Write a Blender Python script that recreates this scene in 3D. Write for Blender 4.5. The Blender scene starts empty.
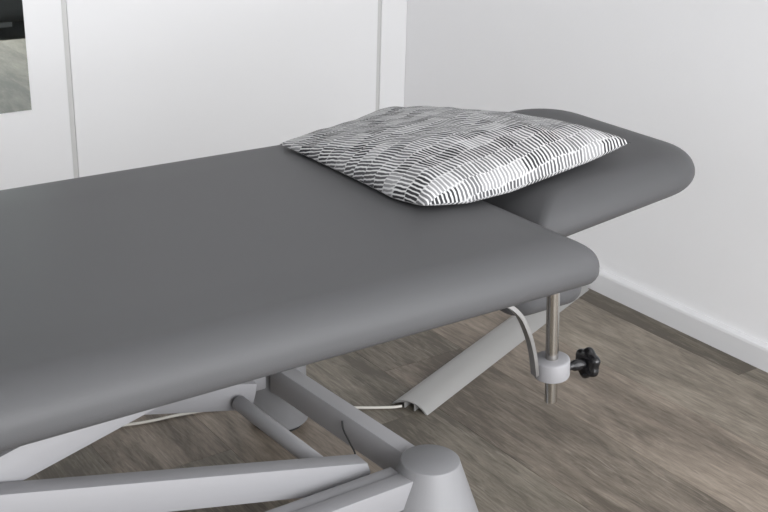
import bpy, bmesh, math, random
from mathutils import Vector, Matrix

# ------------------------------------------------------------------ camera, world, light, exposure
scene = bpy.context.scene
col = scene.collection
YAW, PITCH, ROLL, FPX = 0.62452, 0.37614, 0.02767, 1177.2
CAM_H = 1.09
fw = Vector((math.sin(YAW)*math.cos(PITCH), math.cos(YAW)*math.cos(PITCH), -math.sin(PITCH)))
rt = fw.cross(Vector((0, 0, 1))).normalized()
up = rt.cross(fw)
r2 = rt*math.cos(ROLL) + up*math.sin(ROLL)
u2 = -rt*math.sin(ROLL) + up*math.cos(ROLL)
cd = bpy.data.cameras.new('camera')
cd.sensor_width = 36.0
cd.lens = FPX*36.0/768.0
cd.clip_start = 0.02
cam = bpy.data.objects.new('camera', cd)
m = Matrix((r2, u2, -fw)).transposed().to_4x4()
m.translation = (0, 0, CAM_H)
cam.matrix_world = m
col.objects.link(cam)
scene.camera = cam

w = bpy.data.worlds.new('world')
scene.world = w
w.use_nodes = True
w.node_tree.nodes['Background'].inputs[0].default_value = (0.75, 0.85, 1.0, 1)
w.node_tree.nodes['Background'].inputs[1].default_value = 0.6

def area(name, loc, rot, sx, sy, power, color):
    ld = bpy.data.lights.new(name, 'AREA')
    ld.shape = 'RECTANGLE'; ld.size = sx; ld.size_y = sy; ld.energy = power; ld.color = color
    o = bpy.data.objects.new(name, ld); o.location = loc; o.rotation_euler = rot
    col.objects.link(o)
    return o
# daylight entering by the window in the front wall (behind the camera)
area('window_daylight', (0.60, -1.74, 1.05), (math.radians(90), 0, 0), 2.0, 1.8, 84, (0.985, 0.99, 1.0))
# daylight entering by the window in the right wall (beside the camera, out of view)
area('side_window_daylight', (1.87, -0.62, 1.05), (math.radians(90), 0, math.radians(90)), 1.7, 1.8, 36, (0.985, 0.99, 1.0))

vs = scene.view_settings
vs.view_transform = 'Standard'
vs.look = 'None'
vs.exposure = 0.36
vs.gamma = 1.0
vs.use_curve_mapping = False

# ------------------------------------------------------------------ helpers
RX0, RX1, RY0, RY1, RZ1 = -2.2, 1.925, -1.8, 2.604, 2.5
TABLE_Z = 0.51

def mesh_obj(name, bm, mat, parent=None, smooth=False, angle=None):
    me = bpy.data.meshes.new(name)
    bmesh.ops.recalc_face_normals(bm, faces=bm.faces)
    bm.to_mesh(me); bm.free()
    if smooth:
        me.shade_smooth()
        if angle:
            me.set_sharp_from_angle(angle=math.radians(angle))
    me.materials.append(mat)
    o = bpy.data.objects.new(name, me)
    col.objects.link(o)
    if parent: o.parent = parent
    return o

def tag(o, label=None, cat=None, group=None, kind=None):
    if label: o['label'] = label
    if cat: o['category'] = cat
    if group: o['group'] = group
    if kind: o['kind'] = kind
    return o

def box_bm(x0, x1, y0, y1, z0, z1, bev=0.0, seg=2):
    bm = bmesh.new()
    bmesh.ops.create_cube(bm, size=1.0)
    for v in bm.verts:
        v.co = Vector(((x0+x1)/2 + v.co.x*(x1-x0), (y0+y1)/2 + v.co.y*(y1-y0), (z0+z1)/2 + v.co.z*(z1-z0)))
    if bev:
        bmesh.ops.bevel(bm, geom=bm.edges[:], offset=bev, segments=seg, profile=0.5, affect='EDGES')
    return bm

def add_box(bm, x0, x1, y0, y1, z0, z1):
    r = bmesh.ops.create_cube(bm, size=1.0)
    for v in r['verts']:
        v.co = Vector(((x0+x1)/2 + v.co.x*(x1-x0), (y0+y1)/2 + v.co.y*(y1-y0), (z0+z1)/2 + v.co.z*(z1-z0)))

def lathe_bm(profile, n=48, base=(0, 0, 0), axis=(0, 0, 1)):
    """profile: list of (radius, height); closed at both ends."""
    bm = bmesh.new()
    q = Vector((0, 0, 1)).rotation_difference(Vector(axis).normalized())
    b = Vector(base)
    rings = []
    for r, h in profile:
        rings.append([bm.verts.new(b + q @ Vector((r*math.cos(2*math.pi*k/n), r*math.sin(2*math.pi*k/n), h))) for k in range(n)])
    for a, c in zip(rings, rings[1:]):
        for k in range(n):
            bm.faces.new((a[k], a[(k+1) % n], c[(k+1) % n], c[k]))
    bm.faces.new(rings[0][::-1]); bm.faces.new(rings[-1])
    return bm

def rod_bm(a, b, r, n=24, bev=0.002):
    a, b = Vector(a), Vector(b)
    L = (b-a).length
    return lathe_bm([(r-bev, 0), (r, bev), (r, L-bev), (r-bev, L)], n, a, b-a)

def sweep_bm(path, section, ups=None):
    """sweep a closed 2-D section (side, up) along a path of points"""
    bm = bmesh.new()
    pts = [Vector(p) for p in path]
    rings = []
    for i, p in enumerate(pts):
        t = (pts[min(i+1, len(pts)-1)] - pts[max(i-1, 0)]).normalized()
        uref = Vector(ups) if ups else Vector((0, 0, 1))
        s = t.cross(uref)
        if s.length < 1e-4: s = Vector((1, 0, 0))
        s.normalize(); u = s.cross(t)
        rings.append([bm.verts.new(p + s*a + u*b) for a, b in section])
    n = len(section)
    for a, c in zip(rings, rings[1:]):
        for k in range(n):
            bm.faces.new((a[k], a[(k+1) % n], c[(k+1) % n], c[k]))
    bm.faces.new(rings[0][::-1]); bm.faces.new(rings[-1])
    return bm

def circle(r, n=10):
    return [(r*math.cos(2*math.pi*k/n), r*math.sin(2*math.pi*k/n)) for k in range(n)]

def smooth_path(pts, sub=8):
    pts = [Vector(p) for p in pts]
    P = [pts[0]] + pts + [pts[-1]]
    out = []
    for i in range(1, len(P)-2):
        p0, p1, p2, p3 = P[i-1], P[i], P[i+1], P[i+2]
        for k in range(sub):
            t = k/sub
            out.append(0.5*((2*p1) + (p2-p0)*t + (2*p0-5*p1+4*p2-p3)*t*t + (-p0+3*p1-3*p2+p3)*t**3))
    out.append(pts[-1])
    return out

# ------------------------------------------------------------------ materials
def new_mat(name):
    mt = bpy.data.materials.new(name); mt.use_nodes = True
    nt = mt.node_tree
    return mt, nt, nt.nodes['Principled BSDF']

def N(nt, typ, **kw):
    n = nt.nodes.new(typ)
    for k, v in kw.items(): setattr(n, k, v)
    return n

def M(nt, op, a, b=None, c=None):
    n = nt.nodes.new('ShaderNodeMath'); n.operation = op
    for i, v in enumerate((a, b, c)):
        if v is None: continue
        if isinstance(v, (int, float)): n.inputs[i].default_value = v
        else: nt.links.new(v, n.inputs[i])
    return n.outputs[0]

def simple(name, color, rough, metallic=0.0, bump=0.0, bscale=300, var=0.0, spec=None):
    mt, nt, p = new_mat(name)
    p.inputs['Base Color'].default_value = (*color, 1)
    p.inputs['Roughness'].default_value = rough
    p.inputs['Metallic'].default_value = metallic
    if spec is not None: p.inputs['Specular IOR Level'].default_value = spec
    tc = N(nt, 'ShaderNodeTexCoord')
    if bump:
        nz = N(nt, 'ShaderNodeTexNoise'); nz.inputs['Scale'].default_value = bscale; nz.inputs['Detail'].default_value = 3
        nt.links.new(tc.outputs['Object'], nz.inputs['Vector'])
        b = N(nt, 'ShaderNodeBump'); b.inputs['Strength'].default_value = bump; b.inputs['Distance'].default_value = 0.001
        nt.links.new(nz.outputs['Fac'], b.inputs['Height']); nt.links.new(b.outputs['Normal'], p.inputs['Normal'])
    if var:
        n2 = N(nt, 'ShaderNodeTexNoise'); n2.inputs['Scale'].default_value = 6; n2.inputs['Detail'].default_value = 4
        nt.links.new(tc.outputs['Object'], n2.inputs['Vector'])
        mx = N(nt, 'ShaderNodeMix', data_type='RGBA')
        mx.inputs['A'].default_value = (*[c*(1-var) for c in color], 1)
        mx.inputs['B'].default_value = (*[min(1, c*(1+var)) for c in color], 1)
        nt.links.new(n2.outputs['Fac'], mx.inputs['Factor']); nt.links.new(mx.outputs['Result'], p.inputs['Base Color'])
    return mt

wall_mat = simple('wall_paint', (0.87, 0.87, 0.88), 0.85, bump=0.25, bscale=160, var=0.01)
door_mat = simple('door_lacquer', (0.78, 0.78, 0.785), 0.55, bump=0.05, bscale=90)
base_mat = simple('baseboard_paint', (0.74, 0.74, 0.75), 0.45)
ceil_mat = simple('ceiling_paint', (0.68, 0.68, 0.68), 0.9)
vinyl = simple('grey_vinyl', (0.083, 0.083, 0.086), 0.46, bump=0.12, bscale=700, var=0.03, spec=0.2)
frame_mat = simple('powder_coat', (0.262, 0.260, 0.270), 0.5, bump=0.1, bscale=900)
cone_mat = simple('moulded_plastic', (0.228, 0.228, 0.236), 0.5, bump=0.06, bscale=900)
shade_lift_coat = simple('shade_lifted_powder_coat', (0.40, 0.396, 0.41), 0.45, bump=0.1, bscale=900)  # frame coat with light put into its colour, against the shade under the table
steel = simple('brushed_steel', (0.50, 0.485, 0.46), 0.2, metallic=1.0, bump=0.05, bscale=500)
strap_mat = simple('zinc_steel', (0.42, 0.42, 0.42), 0.35, metallic=1.0)
black = simple('black_plastic', (0.006, 0.006, 0.007), 0.22)
rubber = simple('rubber', (0.03, 0.03, 0.03), 0.7)
duct_mat = simple('anodised_aluminium', (0.38, 0.375, 0.365), 0.45, metallic=0.35, bump=0.08, bscale=400)
cord_mat = simple('cord_plastic', (0.60, 0.58, 0.53), 0.5)
dark_cord = simple('dark_cord_plastic', (0.05, 0.05, 0.05), 0.5)
sub_mat = simple('underlay', (0.06, 0.055, 0.05), 0.9)
mirror_mat = simple('mirror_silver', (0.46, 0.50, 0.48), 0.02, metallic=1.0)
glass_mat, nt, p = new_mat('window_glass')
tr = N(nt, 'ShaderNodeBsdfTransparent'); gl = N(nt, 'ShaderNodeBsdfGlossy'); gl.inputs['Roughness'].default_value = 0.02
mx = N(nt, 'ShaderNodeMixShader'); mx.inputs[0].default_value = 0.06
nt.links.new(tr.outputs[0], mx.inputs[1]); nt.links.new(gl.outputs[0], mx.inputs[2])
nt.links.new(mx.outputs[0], nt.nodes['Material Output'].inputs['Surface'])
# grey-brown oak planks: colour and grain only, the planks themselves are geometry
wood, nt, p = new_mat('grey_oak_plank')
tc = N(nt, 'ShaderNodeTexCoord'); oi = N(nt, 'ShaderNodeObjectInfo')
rnd = oi.outputs['Random']
off = N(nt, 'ShaderNodeCombineXYZ')
nt.links.new(M(nt, 'MULTIPLY', rnd, 37.0), off.inputs[0]); nt.links.new(M(nt, 'MULTIPLY', rnd, 91.0), off.inputs[1])
ad = N(nt, 'ShaderNodeVectorMath', operation='ADD')
nt.links.new(tc.outputs['Object'], ad.inputs[0]); nt.links.new(off.outputs[0], ad.inputs[1])
def stretched(sx, sy, scale, detail, rough=0.6, dist=0.0):
    mp = N(nt, 'ShaderNodeMapping'); mp.inputs['Scale'].default_value = (sx, sy, 1)
    nt.links.new(ad.outputs[0], mp.inputs[0])
    n = N(nt, 'ShaderNodeTexNoise'); n.inputs['Scale'].default_value = scale; n.inputs['Detail'].default_value = detail
    n.inputs['Roughness'].default_value = rough; n.inputs['Distortion'].default_value = dist
    nt.links.new(mp.outputs[0], n.inputs[0])
    return n.outputs['Fac']
fine = stretched(1.0, 0.09, 210, 6, 0.72, 0.4)
mid = stretched(1.0, 0.16, 34, 6, 0.68, 1.6)
blot = stretched(1.0, 0.30, 9, 5, 0.6, 0.9)
ca = N(nt, 'ShaderNodeValToRGB')
e = ca.color_ramp.elements
e[0].position = 0.22; e[0].color = (0.105, 0.086, 0.068, 1)
e[1].position = 0.80; e[1].color = (0.440, 0.368, 0.298, 1)
k_ = ca.color_ramp.elements.new(0.5); k_.color = (0.255, 0.213, 0.172, 1)
tone = M(nt, 'ADD', M(nt, 'MULTIPLY', fine, 0.30), M(nt, 'ADD', M(nt, 'MULTIPLY', mid, 0.30), M(nt, 'MULTIPLY', blot, 0.40)))
tone = M(nt, 'ADD', M(nt, 'MULTIPLY', M(nt, 'SUBTRACT', tone, 0.5), 1.9), 0.37)
tone = M(nt, 'ADD', tone, M(nt, 'MULTIPLY', M(nt, 'SUBTRACT', oi.outputs['Alpha'], 0.5), 0.9))
nt.links.new(tone, ca.inputs[0])
# pale cathedral grain lines
cg = N(nt, 'ShaderNodeMapRange'); cg.inputs['From Min'].default_value = 0.60; cg.inputs['From Max'].default_value = 0.70
nt.links.new(stretched(1.0, 0.07, 95, 3, 0.5, 2.2), cg.inputs[0])
cgm = M(nt, 'MULTIPLY', cg.outputs[0], M(nt, 'MULTIPLY', blot, 0.55))
mixc = N(nt, 'ShaderNodeMix', data_type='RGBA')
nt.links.new(cgm, mixc.inputs['Factor']); nt.links.new(ca.outputs[0], mixc.inputs['A'])
mixc.inputs['B'].default_value = (0.46, 0.40, 0.34, 1)
# dark cracks and pores
dk = N(nt, 'ShaderNodeMapRange'); dk.inputs['From Min'].default_value = 0.60; dk.inputs['From Max'].default_value = 0.74
nt.links.new(stretched(1.0, 0.11, 60, 5, 0.7, 1.0), dk.inputs[0])
mk = N(nt, 'ShaderNodeMix', data_type='RGBA')
nt.links.new(M(nt, 'MULTIPLY', dk.outputs[0], 0.55), mk.inputs['Factor']); nt.links.new(mixc.outputs['Result'], mk.inputs['A'])
mk.inputs['B'].default_value = (0.085, 0.072, 0.06, 1)
mixc = mk
# grey weathered tint in some planks
mg = N(nt, 'ShaderNodeMix', data_type='RGBA', blend_type='MULTIPLY')
nt.links.new(M(nt, 'MULTIPLY', rnd, 0.8), mg.inputs['Factor']); nt.links.new(mixc.outputs['Result'], mg.inputs['A'])
mg.inputs['B'].default_value = (0.90, 0.97, 0.97, 1)
nt.links.new(mg.outputs['Result'], p.inputs['Base Color'])
p.inputs['Roughness'].default_value = 0.55
p.inputs['Specular IOR Level'].default_value = 0.35
bp = N(nt, 'ShaderNodeBump'); bp.inputs['Strength'].default_value = 0.25; bp.inputs['Distance'].default_value = 0.001
nt.links.new(fine, bp.inputs['Height']); nt.links.new(bp.outputs[0], p.inputs['Normal'])

# pillow print: rows of short white strokes over patches of grey
pil_mat, nt, p = new_mat('stroke_print_cotton')
uv = N(nt, 'ShaderNodeUVMap'); sep = N(nt, 'ShaderNodeSeparateXYZ')
nt.links.new(uv.outputs[0], sep.inputs[0])
U, V = sep.outputs[0], sep.outputs[1]
def uvnoise(su, sv, scale, detail=2):
    mp = N(nt, 'ShaderNodeMapping'); mp.inputs['Scale'].default_value = (su, sv, 1)
    nt.links.new(uv.outputs[0], mp.inputs[0])
    n = N(nt, 'ShaderNodeTexNoise'); n.inputs['Scale'].default_value = scale; n.inputs['Detail'].default_value = detail
    nt.links.new(mp.outputs[0], n.inputs[0]); return n.outputs['Fac']
def white(x, y):
    cx = N(nt, 'ShaderNodeCombineXYZ'); nt.links.new(x, cx.inputs[0])
    if isinstance(y, (int, float)): cx.inputs[1].default_value = y
    else: nt.links.new(y, cx.inputs[1])
    wn = N(nt, 'ShaderNodeTexWhiteNoise', noise_dimensions='2D'); nt.links.new(cx.outputs[0], wn.inputs['Vector'])
    return wn.outputs['Value']
wob = M(nt, 'MULTIPLY', M(nt, 'SUBTRACT', uvnoise(1, 1, 4), 0.5), 0.8)
band = M(nt, 'ADD', M(nt, 'MULTIPLY', V, 17.0), wob)
bi = M(nt, 'FLOOR', band); bf = M(nt, 'FRACT', band)
r1 = white(bi, 3.7)
su = M(nt, 'ADD', M(nt, 'MULTIPLY', U, 64.0), M(nt, 'MULTIPLY', r1, 9.0))
su = M(nt, 'ADD', su, M(nt, 'MULTIPLY', M(nt, 'SUBTRACT', uvnoise(14, 22, 1.0), 0.5), 0.9))
lean = M(nt, 'MULTIPLY', M(nt, 'SUBTRACT', bf, 0.5), 0.35)
su = M(nt, 'ADD', su, lean)
si = M(nt, 'FLOOR', su); sf = M(nt, 'FRACT', su)
wid = M(nt, 'ADD', M(nt, 'MULTIPLY', white(si, bi), 0.10), M(nt, 'ADD', 0.08, M(nt, 'MULTIPLY', uvnoise(1, 1, 9), 0.14)))
d = M(nt, 'ABSOLUTE', M(nt, 'SUBTRACT', sf, 0.5))
st = N(nt, 'ShaderNodeMapRange'); st.inputs['From Min'].default_value = 0.05; st.inputs['From Max'].default_value = -0.05
nt.links.new(M(nt, 'SUBTRACT', d, wid), st.inputs[0])
stroke = st.outputs[0]
# ragged seam between two rows of strokes
edge = M(nt, 'ABSOLUTE', M(nt, 'SUBTRACT', bf, 0.5))
ed = N(nt, 'ShaderNodeMapRange'); ed.inputs['From Min'].default_value = 0.43; ed.inputs['From Max'].default_value = 0.49
nt.links.new(M(nt, 'ADD', edge, M(nt, 'MULTIPLY', M(nt, 'SUBTRACT', white(si, bi), 0.5), 0.10)), ed.inputs[0])
seamrow = M(nt, 'MULTIPLY', ed.outputs[0], M(nt, 'GREATER_THAN', white(si, bi), 0.45))
stroke = M(nt, 'MAXIMUM', stroke, M(nt, 'MULTIPLY', seamrow, 0.6))
blk = M(nt, 'FLOOR', M(nt, 'ADD', M(nt, 'MULTIPLY', U, 10.0), M(nt, 'MULTIPLY', white(bi, 9.1), 5.0)))
bv = white(blk, M(nt, 'ADD', bi, 0.5))
cr = N(nt, 'ShaderNodeValToRGB'); cr.color_ramp.interpolation = 'CONSTANT'
e = cr.color_ramp.elements
e[0].position = 0; e[0].color = (0.04, 0.04, 0.043, 1)
e[1].position = 0.22; e[1].color = (0.09, 0.09, 0.095, 1)
x = cr.color_ramp.elements.new(0.50); x.color = (0.15, 0.15, 0.155, 1)
x = cr.color_ramp.elements.new(0.80); x.color = (0.27, 0.27, 0.275, 1)
nt.links.new(bv, cr.inputs[0])
mx = N(nt, 'ShaderNodeMix', data_type='RGBA')
nt.links.new(stroke, mx.inputs['Factor']); nt.links.new(cr.outputs[0], mx.inputs['A'])
mx.inputs['B'].default_value = (0.62, 0.62, 0.62, 1)
nt.links.new(mx.outputs['Result'], p.inputs['Base Color'])
p.inputs['Roughness'].default_value = 0.9
p.inputs['Specular IOR Level'].default_value = 0.15

# ------------------------------------------------------------------ the room
T = 0.12
fl = mesh_obj('floor', box_bm(RX0, RX1, RY0, RY1, -0.06, -0.0105), sub_mat)
tag(fl, 'grey-brown oak plank floor of the room', 'floor', kind='structure')
PW = 0.201
random.seed(11)
tones = {1: [0.58], 2: [0.58], 3: [0.38], 4: [0.46], 5: [0.60], 6: [0.50]}
k = 0
x1 = 1.851 + PW
starts = {0: 1.32, 1: 0.75, 2: 0.62, 3: 1.72, 4: 1.55, 5: 0.95, 6: 0.4}
while x1 > RX0:
    x0 = x1 - PW
    a0, a1 = max(x0, RX0 + 0.001), min(x1, RX1 - 0.001)
    if a1 - a0 > 0.005:
        y = starts.get(k, random.uniform(0.0, 1.22)) - 1.22*4
        while y < RY1:
            b0, b1 = max(y, RY0 + 0.001), min(y + 1.22, RY1 - 0.001)
            if b1 - b0 > 0.01:
                cx, cy = (a0+a1)/2, (b0+b1)/2
                hx, hy = (a1-a0)/2 - 0.0002, (b1-b0)/2 - 0.0002
                o = mesh_obj('plank', box_bm(-hx, hx, -hy, hy, -0.010, 0.0, 0.0005, 1), wood, fl)
                o.location = (cx, cy, 0)
                tn = tones.get(k, [random.uniform(0.38, 0.60)])[0] + random.uniform(-0.04, 0.04)
                if k == 0: tn = 0.36 if cy > 1.32 else 0.56
                o.color = (1, 1, 1, tn)
            y += 1.22
    x1 = x0; k += 1

def struct(name, bm, mat, label, cat, parent=None):
    o = mesh_obj(name, bm, mat, parent)
    if not parent: tag(o, label, cat, kind='structure')
    return o
WX0, WX1, WZ0, WZ1 = -0.45, 1.65, 0.10, 2.00
SY0, SY1 = -1.55, 0.30
bm = bmesh.new()
add_box(bm, RX1, RX1+T, RY0-T, SY0, -0.06, RZ1); add_box(bm, RX1, RX1+T, SY1, RY1+T, -0.06, RZ1)
add_box(bm, RX1, RX1+T, SY0, SY1, -0.06, WZ0); add_box(bm, RX1, RX1+T, SY0, SY1, WZ1, RZ1)
struct('wall_right', bm, wall_mat, 'plain off-white painted wall above the low white baseboard', 'wall')
struct('wall_back', box_bm(RX0, RX1, RY1, RY1+T, -0.06, RZ1), wall_mat, 'white wall behind the tall wardrobe doors', 'wall')
struct('wall_left', box_bm(RX0-T, RX0, RY0-T, RY1+T, -0.06, RZ1), wall_mat, 'plain off-white wall on the far side of the room from the baseboard', 'wall')
bm = bmesh.new()
add_box(bm, RX0, WX0, RY0-T, RY0, -0.06, RZ1); add_box(bm, WX1, RX1, RY0-T, RY0, -0.06, RZ1)
add_box(bm, WX0, WX1, RY0-T, RY0, -0.06, WZ0); add_box(bm, WX0, WX1, RY0-T, RY0, WZ1, RZ1)
struct('wall_front', bm, wall_mat, 'off-white wall with the daylight window', 'wall')
struct('ceiling', box_bm(RX0-T, RX1+T, RY0-T, RY1+T, RZ1, RZ1+0.08), ceil_mat, 'flat white ceiling of the room', 'ceiling')
bm = bmesh.new()
for a in ((WX0, WX0+0.06), (WX1-0.06, WX1), ((WX0+WX1)/2-0.03, (WX0+WX1)/2+0.03)): add_box(bm, a[0], a[1], RY0-0.09, RY0-0.03, WZ0, WZ1)
add_box(bm, WX0, WX1, RY0-0.09, RY0-0.03, WZ0, WZ0+0.06); add_box(bm, WX0, WX1, RY0-0.09, RY0-0.03, WZ1-0.06, WZ1)
win = struct('window_1', bm, base_mat, 'tall white framed two-pane window in the wall behind the viewer', 'window')
for a in (WX0+0.06, (WX0+WX1)/2+0.03):
    mesh_obj('pane', box_bm(a, a+(WX1-WX0)/2-0.09, RY0-0.064, RY0-0.06, WZ0+0.06, WZ1-0.06), glass_mat, win)
bm = bmesh.new()
for a in ((SY0, SY0+0.06), (SY1-0.06, SY1), ((SY0+SY1)/2-0.03, (SY0+SY1)/2+0.03)): add_box(bm, RX1+0.03, RX1+0.09, a[0], a[1], WZ0, WZ1)
add_box(bm, RX1+0.03, RX1+0.09, SY0, SY1, WZ0, WZ0+0.06); add_box(bm, RX1+0.03, RX1+0.09, SY0, SY1, WZ1-0.06, WZ1)
win = struct('window_2', bm, base_mat, 'tall white framed window in the plain wall with the baseboard', 'window')
for a in (SY0+0.06, (SY0+SY1)/2+0.03):
    mesh_obj('pane', box_bm(RX1+0.06, RX1+0.064, a, a+(SY1-SY0)/2-0.09, WZ0+0.06, WZ1-0.06), glass_mat, win)
bb = bmesh.new()
# baseboard with a softly rounded top edge
sec = [(0, 0), (-0.014, 0), (-0.014, 0.044), (-0.0125, 0.049), (-0.009, 0.052), (-0.004, 0.0535), (0, 0.054)]
ra = [bb.verts.new((RX1+a, RY0, b)) for a, b in sec]; rb = [bb.verts.new((RX1+a, 2.594, b)) for a, b in sec]
for i in range(len(sec)):
    j = (i+1) % len(sec); bb.faces.new((ra[i], ra[j], rb[j], rb[i]))
bb.faces.new(ra[::-1]); bb.faces.new(rb)
struct('baseboard_right', bb, base_mat, 'low white baseboard along the plain wall beside the floor', 'baseboard')

DY = 2.594
struct('trim_1', box_bm(1.840, RX1, DY-0.001, RY1, 0.0, 2.35, 0.003), door_mat, 'narrow white upright filler strip between wardrobe door and room corner', 'trim')
struct('door_1', box_bm(0.9685, 1.828, DY, RY1, 0.012, 2.35, 0.002), door_mat, 'plain white flush wardrobe door between groove and filler strip', 'door')
bm = box_bm(-0.02, 0.956, DY, RY1, 0.012, 2.35, 0.002)
d2 = struct('door_2', bm, door_mat, 'white wardrobe door with an inset mirror', 'door')
mesh_obj('mirror', box_bm(0.10, 0.867, DY-0.003, DY+0.004, 0.394, 2.20), mirror_mat, d2)
gap_shade = simple('gap_shade_profile', (0.58, 0.58, 0.57), 0.5)  # shade of the door gaps, put into the grey of the edge strips
struct('trim_4', box_bm(0.9565, 0.968, DY+0.003, RY1, 0.012, 2.35), gap_shade, 'slim edge profile painted as gap shade between plain and mirror doors', 'trim')
struct('trim_5', box_bm(1.8285, 1.8395, DY+0.003, RY1, 0.012, 2.35), gap_shade, 'slim edge profile painted as gap shade beside the narrow filler strip', 'trim')
struct('trim_2', box_bm(RX0, -0.032, DY, RY1, 0.012, 2.35, 0.002), door_mat, 'white wardrobe panel on the other side of the mirror door', 'trim')
struct('trim_3', box_bm(RX0, RX1, DY, RY1, 2.36, RZ1), door_mat, 'white filler board above the wardrobe doors', 'trim')

# ------------------------------------------------------------------ treatment table
table = bpy.data.objects.new('treatment_table', None); col.objects.link(table)
TY = 1.425
table.location = (0.45, TY, 0)
tag(table, 'grey vinyl padded treatment table on light grey scissor-lift base', 'treatment table')
inv = Matrix.Translation(-Vector(table.location))
def part(name, bm, mat, smooth=True, angle=35, parent=None):
    o = mesh_obj(name, bm, mat, None, smooth, angle)
    o.data.transform(inv)
    o.parent = parent or table
    return o

def pad_bm(x0, x1, y0, y1, z_top, thick, corner, ax=0.058, az=0.049, low=0.023, crown=0.004, nc=10, kx=1.0):
    """upholstered cushion: rounded plan, bull-nosed edge, slightly crowned top. corner = radii (x0y0, x1y0, x1y1, x0y1)"""
    prof = []
    zb = z_top - thick
    for i in range(7):                                  # lower tuck
        t = i/6*math.pi/2
        prof.append((low*(1-math.sin(t)), zb + low*(1-math.cos(t))))
    zc = z_top - az
    for i in range(1, 17):                              # big upper round-over
        t = i/16*math.pi/2
        prof.append((ax*(1-math.cos(t)), zc + az*math.sin(t)))
    def outline(ins):
        out = []
        cs = [(x0, y0, corner[0], math.pi), (x1, y0, corner[1], 1.5*math.pi), (x1, y1, corner[2], 0), (x0, y1, corner[3], .5*math.pi)]
        for cx, cy, r, a0 in cs:
            rr = max(r-ins, 0.012 if ins < 0.05 else 0.02)
            ox = (1 if cx == x0 else -1)*(ins*kx+rr); oy = (1 if cy == y0 else -1)*(ins+rr)
            for k in range(nc+1):
                a = a0 + k/nc*math.pi/2
                out.append((cx+ox+rr*math.cos(a), cy+oy+rr*math.sin(a)))
        return out
    bm = bmesh.new()
    rings = [[bm.verts.new((x, y, z)) for x, y in outline(ins)] for ins, z in prof]
    for ins, dz in ((ax+0.03, crown*0.35), (ax+0.07, crown*0.7)):
        rings.append([bm.verts.new((x, y, z_top+dz)) for x, y in outline(ins)])
    n = len(rings[0])
    for a, c in zip(rings, rings[1:]):
        for k in range(n): bm.faces.new((a[k], a[(k+1) % n], c[(k+1) % n], c[k]))
    bm.faces.new(rings[0][::-1]); bm.faces.new(rings[-1])
    return bm

YN, YF, XE = 1.082, 1.766, 1.171
part('main_cushion', pad_bm(-0.37, XE, YN, YF, TABLE_Z, 0.075, (0.03, 0.02, 0.03, 0.03), kx=1.3), vinyl, angle=80)
SL = 0.11
hb_ = pad_bm(1.176, 1.580, 1.226, 1.660, TABLE_Z, 0.070, (0.02, 0.095, 0.12, 0.02), kx=1.5)
for v in hb_.verts: v.co.z += (v.co.x-1.168)*SL - 0.004
part('head_cushion', hb_, vinyl, angle=80)
# board and hinged support under the cushions
uf = bmesh.new()
add_box(uf, -0.32, 1.06, 1.21, 1.25, 0.384, 0.4205); add_box(uf, -0.32, 1.06, 1.60, 1.64, 0.384, 0.4205)
add_box(uf, -0.32, -0.28, 1.25, 1.60, 0.384, 0.4205); add_box(uf, 1.02, 1.06, 1.25, 1.60, 0.384, 0.4205)
part('upper_frame', uf, frame_mat, False)
part('cushion_board', box_bm(-0.33, 1.115, 1.125, 1.745, 0.420, 0.4352, 0.002), frame_mat, False)
hs = box_bm(1.06, 1.50, 1.34, 1.53, 0.412, 0.436, 0.003)
for v in hs.verts: v.co.z += max(0, v.co.x-1.168)*SL - 0.003
part('head_support', hs, frame_mat, False)

# base: four tapered feet, rails, cross beams
def foot(x, y, rb, rtop=0.0455, h=0.167):
    o = part('foot', lathe_bm([(rb-0.004, 0.010), (rb, 0.014), (rb-0.002, 0.03), (rtop+0.0006, h-0.003), (rtop, h-0.0008), (rtop-0.001, h), (0.001, h)], 56, (x, y, 0)), cone_mat, angle=40)
    part('rubber_pad', lathe_bm([(rb-0.014, 0.0), (rb-0.010, 0.002), (rb-0.010, 0.010), (rb-0.02, 0.012)], 40, (x, y, 0)), rubber, angle=40, parent=o)
for fx in (0.949, -0.19):
    foot(fx + 0.006, 1.192, 0.094, 0.0445, 0.163); foot(fx + 0.016, 1.658, 0.055, 0.049)
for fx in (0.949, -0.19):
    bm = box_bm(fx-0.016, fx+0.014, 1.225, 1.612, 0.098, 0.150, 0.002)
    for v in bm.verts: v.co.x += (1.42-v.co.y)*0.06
    part('cross_beam', bm, shade_lift_coat, angle=40)
for ya, yb, yc, yd in ((1.173, 1.203, 1.207, 1.230), (1.649, 1.680, 1.622, 1.645)):
    zl = 0.106 if ya < TY else 0.134
    part('base_rail', box_bm(-0.15, 0.928, ya, yb, zl, 0.150, 0.0015), frame_mat, angle=40)
    part('inner_rail', box_bm(-0.15, 0.910, yc, yd, zl, 0.146, 0.0015), frame_mat, angle=40)

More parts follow.
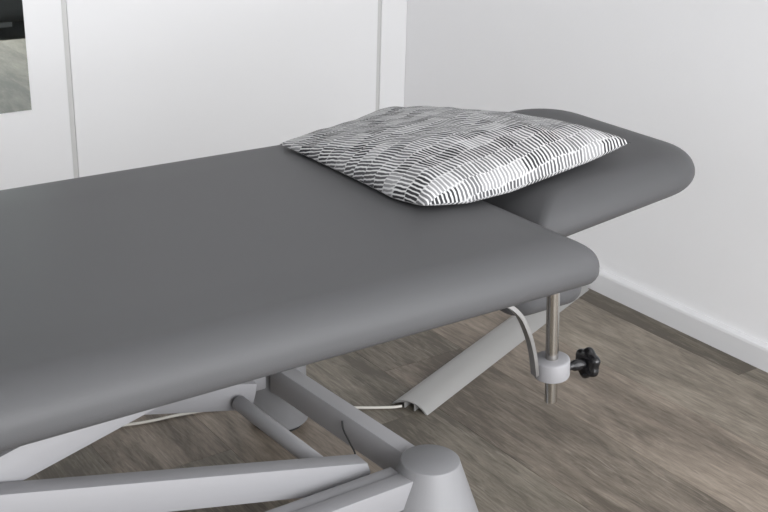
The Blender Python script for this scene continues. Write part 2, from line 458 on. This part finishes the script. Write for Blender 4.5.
def arm_bm(pa, pb, y0, y1, h, chamfer_a, chamfer_b, top_cut=0.0):
    """flat-sided scissor arm between (x,z) points on its centre line, ends cut to a blunt tip"""
    a, b = Vector((pa[0], 0, pa[1])), Vector((pb[0], 0, pb[1]))
    t = (b-a).normalized(); n = Vector((-t.z, 0, t.x))
    if n.z < 0: n = -n
    c = h/2
    prof = [a + n*c*0.3, a + t*chamfer_a + n*c, b - t*chamfer_b*0.35 + n*c, b + n*c*0.35, b - n*c*0.55, b - t*chamfer_b - n*c, a + t*chamfer_a - n*c, a - n*c*0.5]
    if top_cut: prof = [a + n*c*0.3, a + t*chamfer_a + n*c, b - t*top_cut + n*c, b - n*c*0.3, b - t*0.004 - n*c, a + t*chamfer_a - n*c, a - n*c*0.5]
    bm = bmesh.new()
    v0 = [bm.verts.new((q.x, y0, q.z)) for q in prof]; v1 = [bm.verts.new((q.x, y1, q.z)) for q in prof]
    k = len(prof)
    for i in range(k): bm.faces.new((v0[i], v0[(i+1) % k], v1[(i+1) % k], v1[i]))
    bm.faces.new(v0[::-1]); bm.faces.new(v1)
    bmesh.ops.bevel(bm, geom=bm.edges[:], offset=0.0015, segments=2, profile=0.5, affect='EDGES')
    return bm
# arms low at the head end, rising to the foot end
for y0, y1, xe, ce in ((1.250, 1.282, 0.886, 0.03), (1.552, 1.584, 0.858, 0.003)):
    o = part('scissor_arm', arm_bm((-0.24, 0.4075), (xe, 0.1265 + (0.880-xe)*0.253), y0, y1, 0.048, 0.02, ce), frame_mat, angle=30)
# arms rising to the head end
for y0, y1 in ((1.286, 1.318), (1.514, 1.546)):
    part('scissor_arm', arm_bm((-0.16, 0.156), (0.90, 0.436), y0, y1, 0.048, 0.02, 0.03, 0.10), frame_mat, angle=30)
part('axle', rod_bm((0.836, 1.270, 0.133), (0.822, 1.546, 0.136), 0.0130, 28, 0.004), shade_lift_coat, angle=50)
part('axle', rod_bm((0.305, 1.255, 0.274), (0.305, 1.58, 0.274), 0.012, 24), cone_mat, angle=50)
for y in (1.248, 1.548):
    part('bolt', lathe_bm([(0.009, 0), (0.009, 0.003), (0.006, 0.005)], 12, (0.305, y, 0.274), (0, -1, 0)), steel, angle=40)
part('arm_bracket', box_bm(0.862, 0.902, 1.590, 1.622, 0.118, 0.165, 0.003), frame_mat, angle=40)

# lowered arm rest below the head end, with its clamp
part('armrest', pad_bm(1.118, 1.278, 1.205, 1.55, 0.404, 0.066, (0.04, 0.04, 0.04, 0.04), 0.03, 0.04, 0.024, 0.0), vinyl, angle=80)
rod0, rod1 = Vector((1.123, 1.12, 0.245)), Vector((1.108, 1.12, 0.440))
clamp = part('mounting_rod', rod_bm(rod0, rod1, 0.0095, 32, 0.0012), steel, angle=40)
ax_ = (rod1-rod0).normalized()
part('clamp_collar', lathe_bm([(0.0100, 0.030), (0.0235, 0.030), (0.0263, 0.0285), (0.0270, 0.027), (0.0270, 0.003), (0.0262, 0.001), (0.024, 0.0), (0.0100, 0.0)], 48, rod0 + ax_*0.0445, ax_), frame_mat, angle=40)
kn_a = Vector((1.149, 1.12, 0.295)); kd = Vector((1, 0, -0.10)).normalized()
bm = bmesh.new()
kb = lathe_bm([(0.004, 0), (0.006, 0.001), (0.006, 0.012), (0.0085, 0.016), (0.0085, 0.034)], 20, kn_a, kd)
knob_stem_bm = kb
# five-lobed knob
qk = Vector((0, 0, 1)).rotation_difference(kd)
def star_bm(base, r, h):
    bm = bmesh.new(); n = 70; rings = []
    for hh, s in ((0, 0.70), (0.002, 0.88), (0.005, 0.98), (h*0.5, 1.0), (h-0.005, 0.98), (h-0.0015, 0.88), (h, 0.70)):
        ring = []
        for k in range(n):
            a = 2*math.pi*k/n
            rr = r*s*(0.93 + 0.07*math.cos(6*a))
            ring.append(bm.verts.new(base + qk @ Vector((rr*math.cos(a), rr*math.sin(a), hh))))
        rings.append(ring)
    for a, c in zip(rings, rings[1:]):
        for k in range(n): bm.faces.new((a[k], a[(k+1) % n], c[(k+1) % n], c[k]))
    bm.faces.new(rings[0][::-1]); bm.faces.new(rings[-1])
    return bm
knob = part('clamp_knob', star_bm(kn_a + kd*0.036, 0.0255, 0.016), black, angle=50)
part('stem', knob_stem_bm, black, angle=40, parent=knob)
sp = smooth_path([(1.000, 1.128, 0.434), (1.026, 1.126, 0.424), (1.050, 1.124, 0.402), (1.067, 1.122, 0.370), (1.077, 1.121, 0.342), (1.082, 1.120, 0.320), (1.086, 1.12, 0.300)], 8)
part('clamp_strap', sweep_bm(sp, [(-0.006, -0.003), (0.006, -0.003), (0.006, 0.003), (-0.006, 0.003)], (1, 0, 0.6)), strap_mat, angle=30)

# ------------------------------------------------------------------ pillow
def pillow():
    n = 64
    Lc, Nc = Vector((0.995, 1.70, 0.518)), Vector((0.986, 1.270, 0.526))
    Rc, Bc = Vector((1.42, 1.285, 0.563)), Vector((1.275, 1.755, 0.531))
    bm = bmesh.new(); uvl = bm.loops.layers.uv.new('UVMap')
    rnd = random.Random(3)
    ph = [rnd.uniform(0, 6.28) for _ in range(8)]
    def pos(u, v, side):
        pu, pv = 4*u*(1-u), 4*v*(1-v)
        # edges drawn in between the corners
        uu = u + (0.5-u)*0.04*pv; vv = v + (0.5-v)*0.04*pu
        c = Nc*(1-uu)*(1-vv) + Rc*uu*(1-vv) + Lc*(1-uu)*vv + Bc*uu*vv
        rc = max(0.0, 1-u/0.22)*max(0.0, 1-v/0.22)                       # blunt, well filled corner
        c = c + Vector((0.016, 0.022, 0))*rc
        f = pu**0.43*pv**0.42*(1.34-0.88*v)
        base = TABLE_Z + 0.004 + max(0.0, c.x-1.168)*SL
        seam = min(1.0, 5*(1-max(abs(2*u-1), abs(2*v-1))))
        zs = c.z + (base+0.005+0.012*u-c.z)*min(1.0, 1.6*max(pu, pv))*0.9       # the seam sinks between the corners
        if side > 0:
            wr = 0.0022*math.sin(17*u+9*v+ph[0])*math.sin(13*v-6*u+ph[1]) + 0.0015*math.sin(31*u-22*v+ph[2])
            z = zs + 0.0595*f + wr*seam
        else:
            z = zs + (base - 0.001 - zs)*min(1, (pu*pv)**0.45*2.2)
        return Vector((c.x, c.y, z))
    S = [i/n for i in range(n+1)]
    S = [0.6*x + 0.4*(0.5-0.5*math.cos(math.pi*x)) for x in S]
    top = [[bm.verts.new(pos(S[i], S[j], 1)) for j in range(n+1)] for i in range(n+1)]
    bot = [[top[i][j] if i in (0, n) or j in (0, n) else bm.verts.new(pos(S[i], S[j], -1)) for j in range(n+1)] for i in range(n+1)]
    h = n//2
    for g in (top, bot):
        # cloth coordinates follow the length of the cloth, so the print does not stretch
        cu = [[0.0]*(n+1) for _ in range(n+1)]; cv = [[0.0]*(n+1) for _ in range(n+1)]
        for j in range(n+1):
            for i in range(h+1, n+1): cu[i][j] = cu[i-1][j] + (g[i][j].co-g[i-1][j].co).length
            for i in range(h-1, -1, -1): cu[i][j] = cu[i+1][j] - (g[i][j].co-g[i+1][j].co).length
        for i in range(n+1):
            for j in range(h+1, n+1): cv[i][j] = cv[i][j-1] + (g[i][j].co-g[i][j-1].co).length
            for j in range(h-1, -1, -1): cv[i][j] = cv[i][j+1] - (g[i][j].co-g[i][j+1].co).length
        for i in range(n):
            for j in range(n):
                q = [(i, j), (i+1, j), (i+1, j+1), (i, j+1)]
                f = bm.faces.new([g[a][b] for a, b in q])
                for lp, (a, b) in zip(f.loops, q): lp[uvl].uv = (0.5+cu[a][b]/0.46, 0.5+cv[a][b]/0.46)
    return bm
pb = mesh_obj('pillow', pillow(), pil_mat, None, True)
tag(pb, 'pillow printed with rows of short white and grey strokes on the table', 'pillow')

# ------------------------------------------------------------------ cable cover and cords on the floor
def duct():
    bm = bmesh.new()
    wd, h, t = 0.040, 0.017, 0.0022
    outer = []; inner = []
    for k in range(17):
        a = -1 + 2*k/16
        outer.append((a*wd, h*(1-abs(a)**2.4)))
    for k in range(17):
        a = 1 - 2*k/16
        inner.append((a*(wd-0.005), max(0.0, (h-t)*(1-abs(a)**2.4))))
    return outer, inner
p0, p1 = Vector((1.198, 1.566, 0)), Vector((1.890, 1.842, 0))
dv = (p1-p0).normalized(); sd = Vector((dv.y, -dv.x, 0))
cover = bpy.data.objects.new('cable_cover', None); cover.location = p0; col.objects.link(cover)
tag(cover, 'domed grey metal cable cover lying across the plank floor', 'cable cover')
outer, inner = duct()
def extrude_section(name, sec, mat, angle=40):
    bm = bmesh.new()
    a = [bm.verts.new(sd*s + Vector((0, 0, z+0.0004))) for s, z in sec]
    L = (p1-p0).length
    b = [bm.verts.new(sd*s + dv*L + Vector((0, 0, z+0.0004))) for s, z in sec]
    n = len(sec)
    for k in range(n): bm.faces.new((a[k], a[(k+1) % n], b[(k+1) % n], b[k]))
    bm.faces.new(a[::-1]); bm.faces.new(b)
    bmesh.ops.triangulate(bm, faces=[f for f in bm.faces if len(f.verts) > 4])
    return mesh_obj(name, bm, mat, cover, True, angle)
extrude_section('shell', outer + inner, duct_mat, 30)
for s in (-0.011, 0.011):
    extrude_section('inner_rib', [(s-0.0012, 0), (s+0.0012, 0), (s+0.0012, 0.0145), (s-0.0012, 0.0145)], duct_mat)

pts = smooth_path([(1.1885, 1.5775, 0.005), (1.165, 1.590, 0.0033), (1.096, 1.633, 0.004), (1.02, 1.70, 0.004), (0.93, 1.745, 0.004), (0.833, 1.772, 0.004), (0.76, 1.783, 0.004), (0.70, 1.800, 0.004), (0.60, 1.83, 0.004), (0.48, 1.81, 0.004)], 8)
c1 = mesh_obj('power_cord', sweep_bm(pts, circle(0.0026, 10)), cord_mat, None, True)
tag(c1, 'thin pale power cord running from the cable cover under the table', 'cord')
pts = smooth_path([(0.9315, 1.396, 0.138), (0.9275, 1.385, 0.127), (0.928, 1.366, 0.112), (0.926, 1.346, 0.097), (0.918, 1.333, 0.06), (0.90, 1.32, 0.02), (0.86, 1.33, 0.004)], 6)
part('cable', sweep_bm(pts, circle(0.0015, 8)), dark_cord, angle=80)
